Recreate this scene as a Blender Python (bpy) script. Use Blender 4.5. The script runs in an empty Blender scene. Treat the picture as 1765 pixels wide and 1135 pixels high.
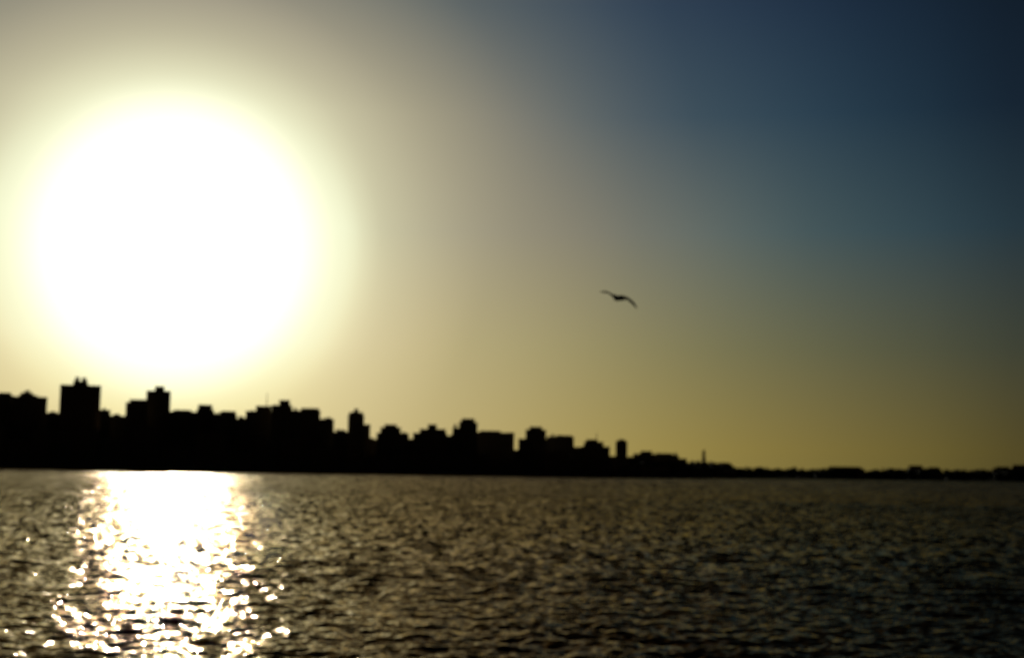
import bpy, bmesh, math, random
import numpy as np
from mathutils import Matrix, Vector
random.seed(7); rng=np.random.default_rng(5)
scene=bpy.context.scene
col=scene.collection
# ---------------------------------------------------------------- camera
W,H=1765.0,1135.0
F=2451.0
CAM=Vector((0,0,4.0))
pitch=math.atan((814.5-567.5)/F); roll=0.0158
R=(Matrix.Rotation(math.radians(90)+pitch,4,'X')@Matrix.Rotation(roll,4,'Z'))
cd=bpy.data.cameras.new("camera"); cam=bpy.data.objects.new("camera",cd); col.objects.link(cam)
cam.matrix_world=Matrix.Translation(CAM)@R
cd.sensor_width=36; cd.lens=50; cd.clip_end=60000; cd.clip_start=0.1
cd.dof.use_dof=True; cd.dof.focus_distance=5.0; cd.dof.aperture_fstop=2.8
scene.camera=cam
scene.view_settings.view_transform='Standard'; scene.view_settings.look='None'; scene.view_settings.exposure=0
def ray(x,y):
    return (R.to_3x3()@Vector(((x-W/2)/F,-(y-H/2)/F,-1))).normalized()
def bearing(x,y=790):
    d=ray(x,y); return math.atan2(d.x,d.y)
def elev(x,y):
    return math.asin(ray(x,y).z)
def place(x,D,y=790):
    b=bearing(x,y); return Vector((math.sin(b)*D,math.cos(b)*D,0))
SUN=ray(300,421)
def lin(c):
    return tuple(((v/255)/12.92 if v/255<=0.04045 else ((v/255+0.055)/1.055)**2.4) for v in c)
# ---------------------------------------------------------------- node helpers
class NT:
    def __init__(s,nt): s.nt=nt; nt.nodes.clear()
    def n(s,t,**k):
        nd=s.nt.nodes.new(t)
        for a,b in k.items(): setattr(nd,a,b)
        return nd
    def l(s,a,b): s.nt.links.new(a,b)
    def put(s,sock,v):
        if isinstance(v,(int,float,tuple,list,Vector)): sock.default_value=v
        else: s.l(v,sock)
    def m(s,op,*a,clamp=False):
        nd=s.n('ShaderNodeMath',operation=op); nd.use_clamp=clamp
        for i,v in enumerate(a): s.put(nd.inputs[i],v)
        return nd.outputs[0]
    def v(s,op,*a,out=0):
        nd=s.n('ShaderNodeVectorMath',operation=op)
        for i,v in enumerate(a):
            s.put(nd.inputs[i],v)
        return nd.outputs[out]
    def scale(s,a,f):
        nd=s.n('ShaderNodeVectorMath',operation='SCALE'); s.put(nd.inputs[0],a); s.put(nd.inputs[3],f); return nd.outputs[0]
    def mix(s,f,a,b):
        nd=s.n('ShaderNodeMix',data_type='RGBA')
        s.put(nd.inputs[0],f); s.put(nd.inputs[6],a); s.put(nd.inputs[7],b); return nd.outputs[2]
    def rng(s,v,a,b,c=0.0,d=1.0,smooth=False):
        nd=s.n('ShaderNodeMapRange'); nd.interpolation_type='SMOOTHSTEP' if smooth else 'LINEAR'
        s.put(nd.inputs[0],v)
        for i,q in enumerate((a,b,c,d)): nd.inputs[i+1].default_value=q
        return nd.outputs[0]
# ---------------------------------------------------------------- world
world=bpy.data.worlds.new("World"); scene.world=world; world.use_nodes=True
T=NT(world.node_tree)
tc=T.n('ShaderNodeTexCoord'); D=T.v('NORMALIZE',tc.outputs['Generated'])
dot=T.v('DOT_PRODUCT',D,tuple(SUN),out=1)
theta=T.m('ARCCOSINE',T.m('MINIMUM',T.m('MAXIMUM',dot,-1.0),1.0))
TM=math.radians(90)
u=T.m('DIVIDE',theta,TM)
sep=T.n('ShaderNodeSeparateXYZ'); T.l(D,sep.inputs[0])
el=T.m('ARCSINE',sep.outputs[2])
def ramp(stops,tail):
    nd=T.n('ShaderNodeValToRGB'); cr=nd.color_ramp; cr.interpolation='B_SPLINE'
    pts=[]
    for x,y,c in stops:
        t=math.acos(max(-1,min(1,ray(x,y).dot(SUN))))/TM if y is not None else x/90
        pts.append((t,c))
    pts+=[(a/90,c) for a,c in tail]
    pts.sort(key=lambda p:p[0])
    while len(cr.elements)<len(pts): cr.elements.new(0.5)
    for e,(t,c) in zip(cr.elements,pts):
        e.position=t
    for e,(t,c) in zip(cr.elements,pts):
        e.color=(*lin(c),1)
    T.l(u,nd.inputs[0]); return nd.outputs[0]
far=[(60,(12,15,18)),(90,(10,11,12))]
NEAR=[(5.7,None,(253,255,218))]
L=[]
L.append((770,ramp([(5.6,None,(255,252,196)),(300,700,(251,236,168)),(500,690,(231,215,153)),(650,700,(208,191,138)),(800,700,(188,170,113)),(1000,720,(168,150,89)),(1200,740,(145,129,68)),(1400,760,(124,110,58)),(1600,760,(102,91,46)),(1750,780,(82,73,37))],[(42,(50,44,27))]+far)))
L.append((600,ramp(NEAR+[(545,600,(250,244,196)),(588,600,(230,218,172)),(640,600,(213,200,155)),(720,600,(198,184,138)),(800,600,(180,168,123)),(1000,600,(153,143,100)),(1200,600,(123,119,83)),(1400,600,(99,99,72)),(1600,600,(77,79,60)),(1750,600,(61,65,52))],[(42,(40,44,40))]+far)))
L.append((400,ramp(NEAR+[(600,420,(245,248,210)),(624,420,(225,223,186)),(660,420,(202,197,163)),(740,420,(180,173,144)),(820,410,(161,154,130)),(900,400,(147,141,120)),(1000,400,(132,128,111)),(1100,400,(115,117,106)),(1250,400,(90,102,99)),(1400,400,(66,85,89)),(1600,400,(47,67,76)),(1750,400,(36,53,62))],[(42,(25,38,46))]+far)))
L.append((200,ramp(NEAR+[(543,250,(231,229,192)),(588,200,(199,193,161)),(700,200,(169,162,136)),(800,200,(147,142,123)),(900,200,(121,121,112)),(1000,200,(96,104,104)),(1100,200,(76,89,97)),(1200,200,(60,79,91)),(1400,200,(41,63,79)),(1600,200,(27,46,61)),(1750,200,(20,34,48))],[(42,(15,26,38))]+far)))
L.append((0,ramp(NEAR+[(300,154,(221,217,182)),(300,82,(184,177,150)),(300,0,(162,155,136)),(500,0,(144,140,124)),(680,0,(116,118,110)),(800,0,(89,98,100)),(1000,0,(61,76,90)),(1150,20,(46,63,82)),(1400,20,(29,46,66)),(1600,0,(20,35,51)),(1740,20,(16,28,41))],[(42,(12,21,32))]+far)))
base=L[0][1]
for (ya,_),(yb,rb) in zip(L,L[1:]):
    base=T.mix(T.rng(el,elev(882,ya),elev(882,yb)),base,rb)
# unseen sky above the frame, made up to warm and darken water reflections
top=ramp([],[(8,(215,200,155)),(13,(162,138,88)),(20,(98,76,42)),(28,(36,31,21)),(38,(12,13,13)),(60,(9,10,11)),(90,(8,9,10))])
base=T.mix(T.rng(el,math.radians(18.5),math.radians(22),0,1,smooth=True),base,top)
# solar aureole (very bright haze around the sun)
deg=T.m('MULTIPLY',theta,180/math.pi)
core=T.m('MULTIPLY',T.m('EXPONENT',T.m('MULTIPLY',T.m('POWER',T.m('DIVIDE',deg,0.7),2.0),-1.0)),60.0)
mid1=T.m('MULTIPLY',T.m('EXPONENT',T.m('MULTIPLY',T.m('POWER',T.m('DIVIDE',deg,5.4),8.0),-1.0)),0.6)
glow=T.m('ADD',core,mid1)
glowc=T.scale((1.0,0.97,0.86),glow)
sky=T.n('ShaderNodeTexSky'); sky.sky_type='NISHITA'; sky.sun_disc=False
sky.sun_elevation=math.asin(SUN.z); sky.sun_rotation=math.atan2(SUN.x,SUN.y)
nish=T.scale(sky.outputs[0],0.0003)
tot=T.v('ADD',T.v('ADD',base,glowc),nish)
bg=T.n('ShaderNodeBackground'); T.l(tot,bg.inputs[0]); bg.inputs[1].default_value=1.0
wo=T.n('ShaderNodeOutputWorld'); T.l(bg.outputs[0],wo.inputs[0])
world.cycles.sampling_method='MANUAL'; world.cycles.sample_map_resolution=2048
sl=bpy.data.lights.new("sun","SUN"); sl.energy=2.5; sl.angle=math.radians(0.53); sl.color=(1,0.93,0.78)
so=bpy.data.objects.new("sun",sl); col.objects.link(so); so.rotation_euler=SUN.to_track_quat('Z','Y').to_euler(); so.location=(0,0,200)
# ---------------------------------------------------------------- materials
def mat(name): 
    m=bpy.data.materials.new(name); m.use_nodes=True; return m,NT(m.node_tree)
def simple(name,c,rough=0.8,var=0.3,sc=0.5):
    m,t=mat(name); tc=t.n('ShaderNodeTexCoord'); nz=t.n('ShaderNodeTexNoise'); nz.inputs['Scale'].default_value=sc; nz.inputs['Detail'].default_value=5
    t.l(tc.outputs['Object'],nz.inputs['Vector'])
    c2=tuple(x*(1-var) for x in c)
    o=t.mix(nz.outputs['Fac'],(*c,1),(*c2,1)); p=t.n('ShaderNodeBsdfPrincipled'); t.l(o,p.inputs['Base Color']); p.inputs['Roughness'].default_value=rough
    ot=t.n('ShaderNodeOutputMaterial'); t.l(p.outputs[0],ot.inputs[0]); return m
def facade(name,c,bay,st):
    m,t=mat(name); tc=t.n('ShaderNodeTexCoord'); s=t.n('ShaderNodeSeparateXYZ'); t.l(tc.outputs['Object'],s.inputs[0])
    g=t.n('ShaderNodeNewGeometry'); 
    h=t.m('ADD',s.outputs[0],s.outputs[1])
    fx=t.m('FRACT',t.m('ADD',t.m('DIVIDE',h,bay),100.2)); fz=t.m('FRACT',t.m('ADD',t.m('DIVIDE',s.outputs[2],st),100.0))
    ix=t.m('MULTIPLY',t.m('GREATER_THAN',fx,0.28),t.m('LESS_THAN',fx,0.74)); iz=t.m('MULTIPLY',t.m('GREATER_THAN',fz,0.3),t.m('LESS_THAN',fz,0.78))
    sn=t.n('ShaderNodeSeparateXYZ'); t.l(g.outputs['Normal'],sn.inputs[0])
    wall=t.m('LESS_THAN',t.m('ABSOLUTE',sn.outputs[2]),0.5)
    w=t.m('MULTIPLY',t.m('MULTIPLY',ix,iz),wall)
    nz=t.n('ShaderNodeTexNoise'); nz.inputs['Scale'].default_value=0.25; nz.inputs['Detail'].default_value=6; t.l(tc.outputs['Object'],nz.inputs['Vector'])
    wc=t.mix(nz.outputs['Fac'],(*c,1),(*[q*0.6 for q in c],1))
    o=t.mix(w,wc,(0.012,0.014,0.016,1)); p=t.n('ShaderNodeBsdfPrincipled'); t.l(o,p.inputs['Base Color'])
    t.l(t.rng(w,0,1,0.9,0.45),p.inputs['Roughness']); p.inputs['Specular IOR Level'].default_value=0.2
    ot=t.n('ShaderNodeOutputMaterial'); t.l(p.outputs[0],ot.inputs[0]); return m
FAC=[facade("plaster_facade",(0.20,0.15,0.09),3.2,3.0),facade("concrete_facade",(0.19,0.15,0.10),2.7,3.0),facade("ochre_facade",(0.20,0.14,0.08),3.6,3.0),facade("grey_facade",(0.18,0.15,0.105),3.0,3.0)]
M_roof=simple("weathered_concrete",(0.15,0.13,0.10)); M_tank=simple("tank_metal",(0.12,0.11,0.10),0.6); M_steel=simple("antenna_steel",(0.08,0.08,0.08),0.5)
M_wall=simple("seawall_stone",(0.14,0.12,0.09),0.9,0.5,0.4); M_land=simple("dusty_ground",(0.15,0.12,0.09),0.95,0.4,0.02); M_leaf=simple("foliage",(0.05,0.065,0.025),0.9,0.5,0.6)
# ---------------------------------------------------------------- mesh helpers
def box(bm,x0,x1,y0,y1,z0,z1):
    vs=[bm.verts.new(p) for p in ((x0,y0,z0),(x1,y0,z0),(x1,y1,z0),(x0,y1,z0),(x0,y0,z1),(x1,y0,z1),(x1,y1,z1),(x0,y1,z1))]
    for f in ((3,2,1,0),(4,5,6,7),(0,1,5,4),(1,2,6,5),(2,3,7,6),(3,0,4,7)): bm.faces.new([vs[i] for i in f])
def cyl(bm,x,y,z0,z1,r0,r1,n=12):
    a=[bm.verts.new((x+r0*math.cos(2*math.pi*i/n),y+r0*math.sin(2*math.pi*i/n),z0)) for i in range(n)]
    b=[bm.verts.new((x+r1*math.cos(2*math.pi*i/n),y+r1*math.sin(2*math.pi*i/n),z1)) for i in range(n)]
    for i in range(n): bm.faces.new((a[i],a[(i+1)%n],b[(i+1)%n],b[i]))
    bm.faces.new(list(reversed(a))); bm.faces.new(b)
def obj(name,bm,m,parent=None):
    me=bpy.data.meshes.new(name); bm.to_mesh(me); bm.free(); me.materials.append(m)
    o=bpy.data.objects.new(name,me); col.objects.link(o)
    if parent: o.parent=parent
    return o
def block(bm,x0,x1,y0,y1,z0,z1,ledges=True):
    """storeyed volume with floor ledges and a parapet"""
    box(bm,x0,x1,y0,y1,z0,z1-0.9)
    t=0.25
    box(bm,x0-0.12,x1+0.12,y0-0.12,y0+t,z1-0.897,z1); box(bm,x0-0.12,x1+0.12,y1-t,y1+0.12,z1-0.897,z1)
    box(bm,x0-0.12,x0+t,y0+t+.003,y1-t-.003,z1-0.897,z1); box(bm,x1-t,x1+0.12,y0+t+.003,y1-t-.003,z1-0.897,z1)
    if ledges:
        z=z0+3.0
        while z<z1-2.5:
            box(bm,x0-0.10,x1+0.10,y0-0.35,y0-0.003,z-0.12,z+0.12); z+=3.0
SH=[(-1500,1500),(-700,1350),(0,1300),(600,1260),(1000,1330),(1200,1650),(1300,2100),(1425,2700),(1765,3600),(2400,4300),(3200,5200)]
def shore(x):
    for (a,da),(b,db) in zip(SH,SH[1:]):
        if a<=x<=b: return da+(db-da)*(x-a)/(b-a)
    return SH[0][1] if x<0 else SH[-1][1]
GZ=2.2
def height_at(x,y,Dn):
    d=ray(x,y); return CAM.z+Dn*d.z/math.hypot(d.x,d.y)
def building(x0,x1,top,tiers=(),D=None,depth=None,row='front',antenna=None,bits=True):
    xm=(x0+x1)/2
    if D is None: D=shore(xm)+random.uniform(45,120)
    p0,p1=place(x0,D),place(x1,D); c=(p0+p1)/2; w=(p1-p0).length; yaw=-bearing(xm)
    dp=depth or random.uniform(14,24)
    zt=max(3.2,height_at(xm,top,D)-GZ)
    root=bpy.data.objects.new("apartment_building",None); root.empty_display_size=5
    col.objects.link(root); root.location=(c.x,c.y,GZ); root.rotation_euler=(0,0,yaw)
    m=random.choice(FAC)
    bm=bmesh.new(); block(bm,-w/2,w/2,0,dp,-1.5,zt); o=obj("wall",bm,m,root)
    s=w/(x1-x0)
    X=lambda px:(px-xm)*s
    k=0
    for (a,b,t) in tiers:
        z1=height_at((a+b)/2,t,D)-GZ
        bm=bmesh.new(); h=z1-zt; dd=dp*0.6
        zb=zt-0.88+0.004*k; k+=1
        block(bm,X(a)+.15,X(b)-.15,0.6+0.3*k,0.6+dd,zb,z1,h>4.5)
        obj("upper_storey" if h>3.6 else "roof_room",bm,m,root)
    # roof clutter
    if x1-x0>14 and bits:
        for i in range(random.choice((1,2,2,3))):   # stair and lift heads, laundry rooms
            ww=random.uniform(1.5,3.4); px=random.uniform(-w/2+ww,w/2-ww); py=dp*.62+i*ww*.1
            bm=bmesh.new(); hh=random.uniform(1.2,2.8)
            box(bm,px-ww/2,px+ww/2,py,min(dp-.6,py+3),zt-.893,zt+hh); box(bm,px-ww/2-.2,px+ww/2+.2,py-.2,min(dp-.4,py+3.2),zt+hh+.003,zt+hh+.2)
            obj("roof_room",bm,m,root)
        for i in range(random.choice((1,2,2,3))):
            px=random.uniform(-w/2+2,w/2-2); py=random.uniform(2,dp*.4)
            bm=bmesh.new(); r=random.uniform(0.7,1.1); zz=zt-0.9
            for q in ((-.6,-.6),(.6,-.6),(.6,.6),(-.6,.6)): box(bm,px+q[0]-.06,px+q[0]+.06,py+q[1]-.06,py+q[1]+.06,zz+.003,zz+1)
            cyl(bm,px,py,zz+1.003,zz+1+1.3*r,r,r); cyl(bm,px,py,zz+1.006+1.3*r,zz+1.25+1.3*r,r,.2)
            obj("water_tank",bm,M_tank,root)
        if random.random()<.6:
            px=random.uniform(-w/2+1,w/2-1); bm=bmesh.new(); hh=random.uniform(2.5,5)
            cyl(bm,px,2,zt-.9,zt+hh,.07,.04,6)
            for q in range(4): box(bm,px-.8+.15*q,px+.8-.15*q,1.97,2.03,zt+hh-.4-.35*q,zt+hh-.36-.35*q)
            obj("roof_antenna",bm,M_steel,root)
    if antenna:
        ax,at=antenna; z1=height_at(ax,at,D)-GZ; bm=bmesh.new(); cyl(bm,X(ax),dp*.4,zt-.9,z1,.5,.25,6); obj("radio_mast",bm,M_steel,root)
    st=int(zt/3)
    kind="tower" if zt>1.2*w and zt>25 else "block"
    extra=("tall roof mast" if antenna else "stepped upper storeys" if len(tiers)>1 else "roof room" if tiers else "flat parapet roof")
    size="very tall" if st>20 else "tall" if st>13 else "mid-rise" if st>6 else "low"
    root["label"]=f"{size} dark apartment {kind} with {extra} by the sea"
    root["category"]="building"; root["group"]="waterfront apartment buildings along the bay"
    return root
B=building
main=[
(-60,-25,700,[(-50,-35,690)]),(-25,17,681,[(-8,14,677)]),(17,77,684,[(30,52,677),(37,46,673)]),(77,98,713,[]),
(98,169,664,[(120,146,657),(123,131,650),(135,143,651)]),(169,187,707,[]),(187,214,717,[(192,200,714)]),
(213,252,694,[(219,251,689)]),(248,290,674,[(262,279,666)]),(290,336,710,[(298,326,707)]),(336,366,706,[(338,363,698)]),(366,406,714,[(380,404,709)]),(406,421,722,[]),
(421,465,709,[(438,465,700)]),(465,501,699,[(478,497,690)]),(501,550,708,[(516,548,704)]),(550,574,723,[]),
(574,598,745,[(580,590,742)]),(598,626,715,[(600,624,711),(608,616,705)]),(626,637,732,[]),(637,648,758,[]),
(648,704,747,[(654,690,737),(661,683,732)]),(704,711,757,[]),(711,770,747,[(722,768,740),(736,752,732)]),(770,779,752,[]),(779,790,738,[(781,786,732)]),
(790,822,728,[(795,817,722)]),(822,886,746,[(826,862,743),(874,885,746)]),(886,893,776,[]),(893,942,757,[(905,941,741),(912,934,736)]),
(942,989,753,[(958,986,751)]),(989,1002,771,[]),(1002,1051,770,[(1006,1040,762),(1010,1030,758)]),(1051,1061,787,[]),(1061,1081,761,[(1064,1078,759)]),
(1081,1091,789,[]),(1091,1128,784,[(1104,1124,778)]),(1128,1170,785,[(1132,1160,782)]),(1170,1184,791,[]),(1184,1208,798,[(1190,1198,796)]),
(1216,1262,800,[(1222,1232,798),(1238,1258,798)]),(1262,1272,808,[]),
(1425,1490,808,[(1428,1484,805)]),(1495,1520,812,[]),(1524,1560,810,[(1530,1540,808)]),(1563,1622,808,[(1566,1590,803),(1600,1618,806)]),(1630,1664,812,[]),(1668,1700,812,[(1680,1690,810)]),
(1710,1780,808,[(1716,1740,805),(1745,1778,802)]),(1790,1840,810,[]),
]
for (a,b,t,tr) in main:
    ant=None
    if a==421: ant=(457,677)
    if a==1002: ant=(1028,746)
    dd=None
    if a==213: dd=1362
    if a==248: dd=1395
    B(a,b,t,tr,antenna=ant,D=dd,bits=(a!=98))
def localtop(x0,x1):
    v=[t for (a,b,t,_) in main if b>x0 and a<x1]
    return max(v) if v else None
x=-200
while x<1262:
    w=random.uniform(22,44); t=localtop(x,x+w)
    if t is None: t=715
    B(x,x+w-2,t+random.uniform(-2,5),D=shore(x)+random.uniform(190,240),depth=20); x+=w
while x<1860:
    w=random.uniform(18,50)
    B(x,x+w-1,random.uniform(809,815)+.006*(x-1262),D=shore(x)+random.uniform(150,240),depth=20,bits=False); x+=w
x=-150
while x<1230:
    w=random.uniform(26,60); t=localtop(x,x+w) or 715
    hb=801+.0158*x
    tt=hb-(hb-t)*random.uniform(.3,.7)
    B(x,x+w-2,tt,D=shore(x)+random.uniform(12,20),depth=16); x+=w
# ---------------------------------------------------------------- minaret
Dn=shore(1213)+40; zt=height_at(1213,775,Dn)-GZ
root=bpy.data.objects.new("minaret",None); col.objects.link(root); p=place(1213,Dn); root.location=(p.x,p.y,GZ)
bm=bmesh.new(); cyl(bm,0,0,-1,zt*.62,2.4,2.2,10); cyl(bm,0,0,zt*.66,zt*.85,1.9,1.7,10); obj("shaft",bm,FAC[0],root)
bm=bmesh.new(); cyl(bm,0,0,zt*.62,zt*.64,2.2,3.0,10); cyl(bm,0,0,zt*.64,zt*.66,3.0,3.0,10); obj("balcony",bm,M_roof,root)
bm=bmesh.new(); cyl(bm,0,0,zt*.85,zt*.90,2.1,1.8,10); cyl(bm,0,0,zt*.90,zt,1.8,.3,10); obj("cap",bm,M_roof,root)
root["label"]="slender pointed minaret tower with balcony rising among low buildings"; root["category"]="tower"
# ---------------------------------------------------------------- land + seawall
bm=bmesh.new(); prev=None
xs=[-1500+40*i for i in range(0,110)]
for xx in xs:
    d=shore(xx); b=bearing(max(-1400,min(3100,xx))); 
    ring=[bm.verts.new((math.sin(b)*q,math.cos(b)*q,z)) for q,z in ((d-14,-1.5),(d-3,0.9),(d+3,GZ-.2),(d+10,GZ),(d+400,GZ+2),(d+2500,GZ+6),(d+9000,GZ+2))]
    if prev:
        for i in range(6): bm.faces.new((prev[i],ring[i],ring[i+1],prev[i+1]))
    prev=ring
bmesh.ops.recalc_face_normals(bm,faces=bm.faces)
o=obj("ground",bm,M_land); o["kind"]="structure"
bm=bmesh.new(); prev=None
for xx in [-700+12*i for i in range(0,240)]:
    d=shore(xx)+random.uniform(-.6,.6); b=bearing(xx)
    ring=[bm.verts.new((math.sin(b)*q,math.cos(b)*q,z)) for q,z in ((d-5,-1),(d-4.4,2.6+random.uniform(-.1,.1)),(d-3.4,2.65),(d-3.3,.5))]
    if prev:
        for i in range(3): bm.faces.new((prev[i],ring[i],ring[i+1],prev[i+1]))
    prev=ring
o=obj("seawall",bm,M_wall); o["label"]="long low dark stone seawall along the waterline"; o["category"]="wall"
# ---------------------------------------------------------------- distant greenery
V=[];Fc=[]
def clump(cx,cy,cz,r,hh,n):
    for _ in range(n):
        a=rng.normal(size=3); a/=np.linalg.norm(a); rr=rng.random()**.4
        p=np.array([cx,cy,cz])+a*np.array([r,r,hh])*rr
        u1=rng.normal(size=3); u1/=np.linalg.norm(u1); u2=np.cross(u1,rng.normal(size=3)); u2/=np.linalg.norm(u2)
        s=r*.22; i=len(V)
        for q in (-u1*s-u2*s*.6,u1*s-u2*s*.6,u1*s*.7+u2*s*.8,-u1*s*.7+u2*s): V.append(tuple(p+q))
        Fc.append((i,i+1,i+2,i+3))
xx=1090
while xx<1860:
    d=shore(xx)+random.uniform(15,60); p=place(xx,d)
    if xx<1264: top=803-.02*(1264-xx)+random.uniform(-5,6)
    else: top=809.5+random.uniform(-4.5,3.5)+.012*(xx-1264)*.6
    z=max(3,height_at(xx,top,d)-GZ); r=random.uniform(5,10)
    clump(p.x,p.y,GZ+z*.5,r,z*.5,110); xx+=random.uniform(1.5,4)
me=bpy.data.meshes.new("tree_line"); me.from_pydata(V,[],Fc); me.materials.append(M_leaf)
o=bpy.data.objects.new("tree_line",me); col.objects.link(o); o["kind"]="stuff"; o["label"]="far-off dark line of shoreline trees and scrub"; o["category"]="trees"
# ---------------------------------------------------------------- water
NF=1150
fine=np.radians(np.linspace(-25,25,NF)); co=np.radians(np.linspace(25,335,90))[1:-1]
ang=np.concatenate([fine,co]); na=len(ang)
rad=[0.5,2,5,8,12,17,22]; r=26.0
while r<1700:
    rad.append(r)
    r+= r*.0023 if r<110 else (max(.25,r*.0025) if r<230 else r*.0065)
rad+=[2000,2500,3200,4500,7000,12000,25000]
rad=np.array(rad); nr=len(rad)
A,RR=np.meshgrid(ang,rad); X=(np.sin(A)*RR); Y=(np.cos(A)*RR); Z=np.zeros_like(X)
spr=np.gradient(rad)[:,None]
N=130
for i in range(N):
    lam=0.15*(3.2/0.15)**(rng.random()**1.25); k=2*math.pi/lam
    th=math.radians(rng.normal(-10,62)); kx,ky=math.sin(th)*k,-math.cos(th)*k
    s=0.028*(1.0 if lam<.8 else .7)
    att=np.clip((lam/np.maximum(spr,1e-3)-2.0)/2.0,0,1)
    ph=kx*X+ky*Y+rng.random()*6.28
    Z+=att*(s/k)*(np.sin(ph)+0.25*np.sin(2*ph+1.5))
gust=0.85+0.25*np.sin(X*.05+1.3*np.sin(Y*.021))*np.sin(Y*.033+X*.011)+.12*np.sin(X*.31+Y*.13)*np.sin(Y*.17-X*.2)
Z*=gust
Z[:, NF:]*=0.0
verts=np.stack([X,Y,Z],-1).reshape(-1,3).astype(np.float32)
i0=np.arange(nr-1)[:,None]*na; j=np.arange(na)[None,:]; j2=(j+1)%na
q=np.stack([i0+j,i0+na+j,i0+na+j2,i0+j2],-1).reshape(-1,4)
q=q[:,::-1]
me=bpy.data.meshes.new("water"); me.vertices.add(len(verts)); me.vertices.foreach_set("co",verts.ravel())
me.loops.add(q.size); me.loops.foreach_set("vertex_index",q.ravel().astype(np.int32))
me.polygons.add(len(q)); me.polygons.foreach_set("loop_start",(np.arange(len(q))*4).astype(np.int32)); me.polygons.foreach_set("loop_total",np.full(len(q),4,np.int32))
me.update(calc_edges=True); me.validate()
me.polygons.foreach_set("use_smooth",np.ones(len(q),bool))
if me.polygons[5000].normal.z<0: me.flip_normals()
wm,t=mat("sea_water")
g=t.n('ShaderNodeNewGeometry'); P=g.outputs['Position']
def nz(scale,detail,stretch,rot=-20):
    mp=t.n('ShaderNodeMapping'); mp.inputs['Scale'].default_value=stretch; mp.inputs['Rotation'].default_value=(0,0,math.radians(rot)); t.l(P,mp.inputs[0])
    n=t.n('ShaderNodeTexNoise'); n.inputs['Scale'].default_value=scale; n.inputs['Detail'].default_value=detail; t.l(mp.outputs[0],n.inputs['Vector'])
    return t.v('SUBTRACT',n.outputs['Color'],(0.5,0.5,0.5))
dist=t.v('LENGTH',P,out=1)
def tri(a,b,c,d): return t.m('MULTIPLY',t.rng(dist,a,b),t.rng(dist,c,d,1,0)) if c else t.rng(dist,a,b)
pert=t.scale(nz(3.4,3,(1,1.1,1)),t.rng(dist,60,200,0.8,0.65))
pert=t.v('ADD',pert,t.scale(nz(10.0,1,(1,1.2,1)),t.rng(dist,50,150,0.3,0.6)))
pert=t.v('MULTIPLY',pert,(0.95,1.0,0))
# wave groups, coarser with distance, crests lying across the wind
gA=t.scale(nz(1.9,2,(1,.42,1),4),tri(40,90,170,340))
gB=t.scale(nz(0.95,2,(1,.20,1),-3),tri(120,240,450,800))
gC=t.scale(nz(0.42,2,(1,.10,1),2),tri(330,600,None,None))
gs=t.v('MULTIPLY',t.v('ADD',t.v('ADD',gA,gB),gC),(0.9,2.0,0))
cb=t.n('ShaderNodeCombineXYZ'); t.l(t.m('MULTIPLY',t.rng(dist,40,140,0.05,0.18),-1.0),cb.inputs[1])
pert=t.v('ADD',t.v('ADD',pert,gs),cb.outputs[0])
nn=t.v('NORMALIZE',t.v('ADD',g.outputs['Normal'],pert))
# turbid brown bay water: Fresnel reflection over a dark silty body colour
fr=t.n('ShaderNodeFresnel'); fr.inputs['IOR'].default_value=1.33; t.l(nn,fr.inputs['Normal'])
df=t.n('ShaderNodeBsdfDiffuse'); df.inputs['Color'].default_value=(0.008,0.007,0.004,1)
gl=t.n('ShaderNodeBsdfAnisotropic'); gl.distribution='GGX'; gl.inputs['Color'].default_value=(0.98,0.82,0.58,1)
t.l(t.rng(dist,40,500,0.05,0.15),gl.inputs['Roughness']); t.l(nn,gl.inputs['Normal'])
ms=t.n('ShaderNodeMixShader'); t.l(t.m('MULTIPLY',fr.outputs[0],0.78),ms.inputs[0]); t.l(df.outputs[0],ms.inputs[1]); t.l(gl.outputs[0],ms.inputs[2])
ot=t.n('ShaderNodeOutputMaterial'); t.l(ms.outputs[0],ot.inputs[0])
me.materials.append(wm)
o=bpy.data.objects.new("water",me); col.objects.link(o); o["kind"]="structure"
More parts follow.
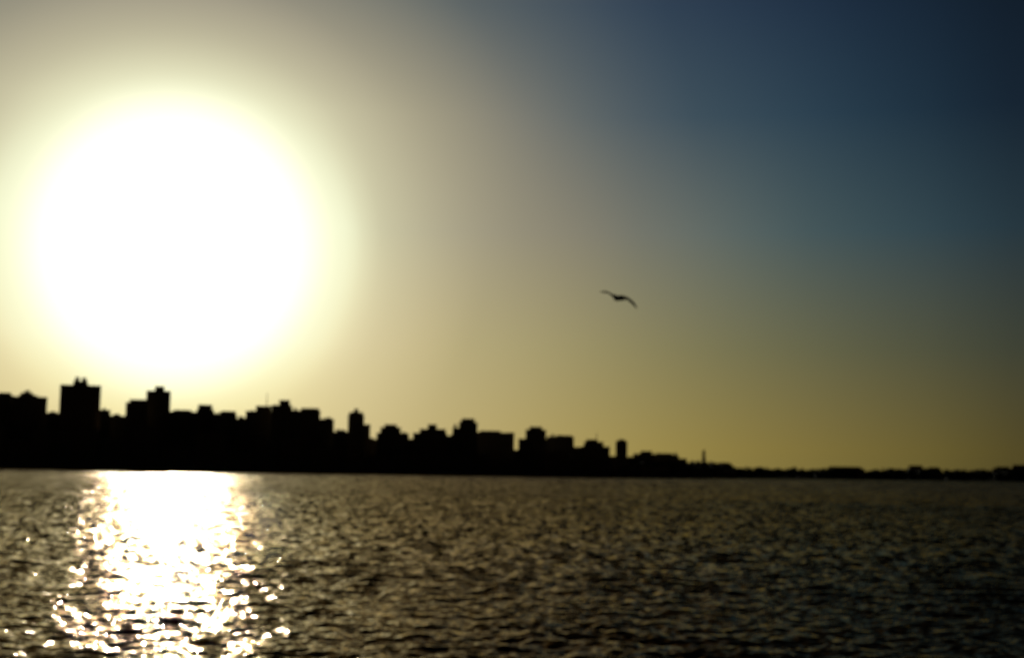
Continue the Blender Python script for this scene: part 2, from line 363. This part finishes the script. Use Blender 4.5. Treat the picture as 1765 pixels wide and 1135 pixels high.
# ---------------------------------------------------------------- gull
M_gull=simple("gull_feathers",(0.08,0.075,0.065),0.9,0.5,8); M_bill=simple("gull_bill",(0.3,0.2,0.05),0.5)
Dg=50.0; gd=ray(1063,514); gpos=CAM+gd*Dg
px=Dg/F
def gp(x,y,dep):
    return Vector(((x-1064)*px,dep,-(y-514)*px))
bm=bmesh.new()
def loft(secs):
    prev=None
    for c,ax,ay,rx,ry,n in secs:
        ring=[bm.verts.new(c+ax*rx*math.cos(2*math.pi*i/n)+ay*ry*math.sin(2*math.pi*i/n)) for i in range(n)]
        if prev:
            for i in range(n): bm.faces.new((prev[i],prev[(i+1)%n],ring[(i+1)%n],ring[i]))
        else: bm.faces.new(list(reversed(ring)))
        prev=ring
    bm.faces.new(prev)
ax=Vector((-0.60,0.70,0.45)).normalized(); side=ax.cross(Vector((0,0,1))).normalized(); up=side.cross(ax)
secs=[]
for tt,rw,rh,dz in ((-.25,.07,.016,.005),(-.18,.06,.035,.003),(-.11,.08,.075,0),(-.03,.104,.10,-.004),(.06,.10,.098,-.004),(.12,.075,.073,.002),(.165,.054,.054,.012),(.20,.048,.048,.017),(.23,.03,.03,.014),(.245,.012,.012,.008)):
    secs.append((ax*tt+up*dz,side,up,rw,rh,12))
loft(secs)
wing=[(1032,501.2,.16,.02),(1039,502.0,.12,.06),(1046,503.3,.05,.10),(1052,506.0,.01,.14),(1058,510.5,0,.17),(1064,514,0,.18),(1070,514.5,0,.18),(1076,512.8,0,.20),(1082,514.5,.02,.20),(1089,520.5,.06,.15),(1096,530,.11,.035)]
sec=[]
for i,(x,y,bk,ch) in enumerate(wing):
    c=gp(x,y,0)-ax*bk*0.8
    a=gp(*wing[max(0,i-1)][:2],0); b=gp(*wing[min(len(wing)-1,i+1)][:2],0); sp=(b-a).normalized()
    nrm=sp.cross(ax).normalized(); th=.048 if 3<i<10 else .026
    sec.append((c,ax,nrm,ch,th if ch>.04 else .014,12))
loft(sec)
bmesh.ops.recalc_face_normals(bm,faces=bm.faces)
root=bpy.data.objects.new("gull",None); col.objects.link(root); root.empty_display_size=.3
root.location=gpos; root.rotation_euler=(0,0,-math.atan2(gd.x,gd.y))
body=obj("body",bm,M_gull,root)
rm=body.modifiers.new("r",'REMESH'); rm.mode='VOXEL'; rm.voxel_size=.008; rm.use_smooth_shade=True
bm=bmesh.new(); 
loft([(ax*.235+up*.008,side,up,.010,.012,8),(ax*.265+up*.006,side,up,.007,.008,8),(ax*.28+up*.0,side,up,.002,.003,8)])
obj("bill",bm,M_bill,root)
root["label"]="dark gull gliding over the bay with wings bent and banked"; root["category"]="bird"
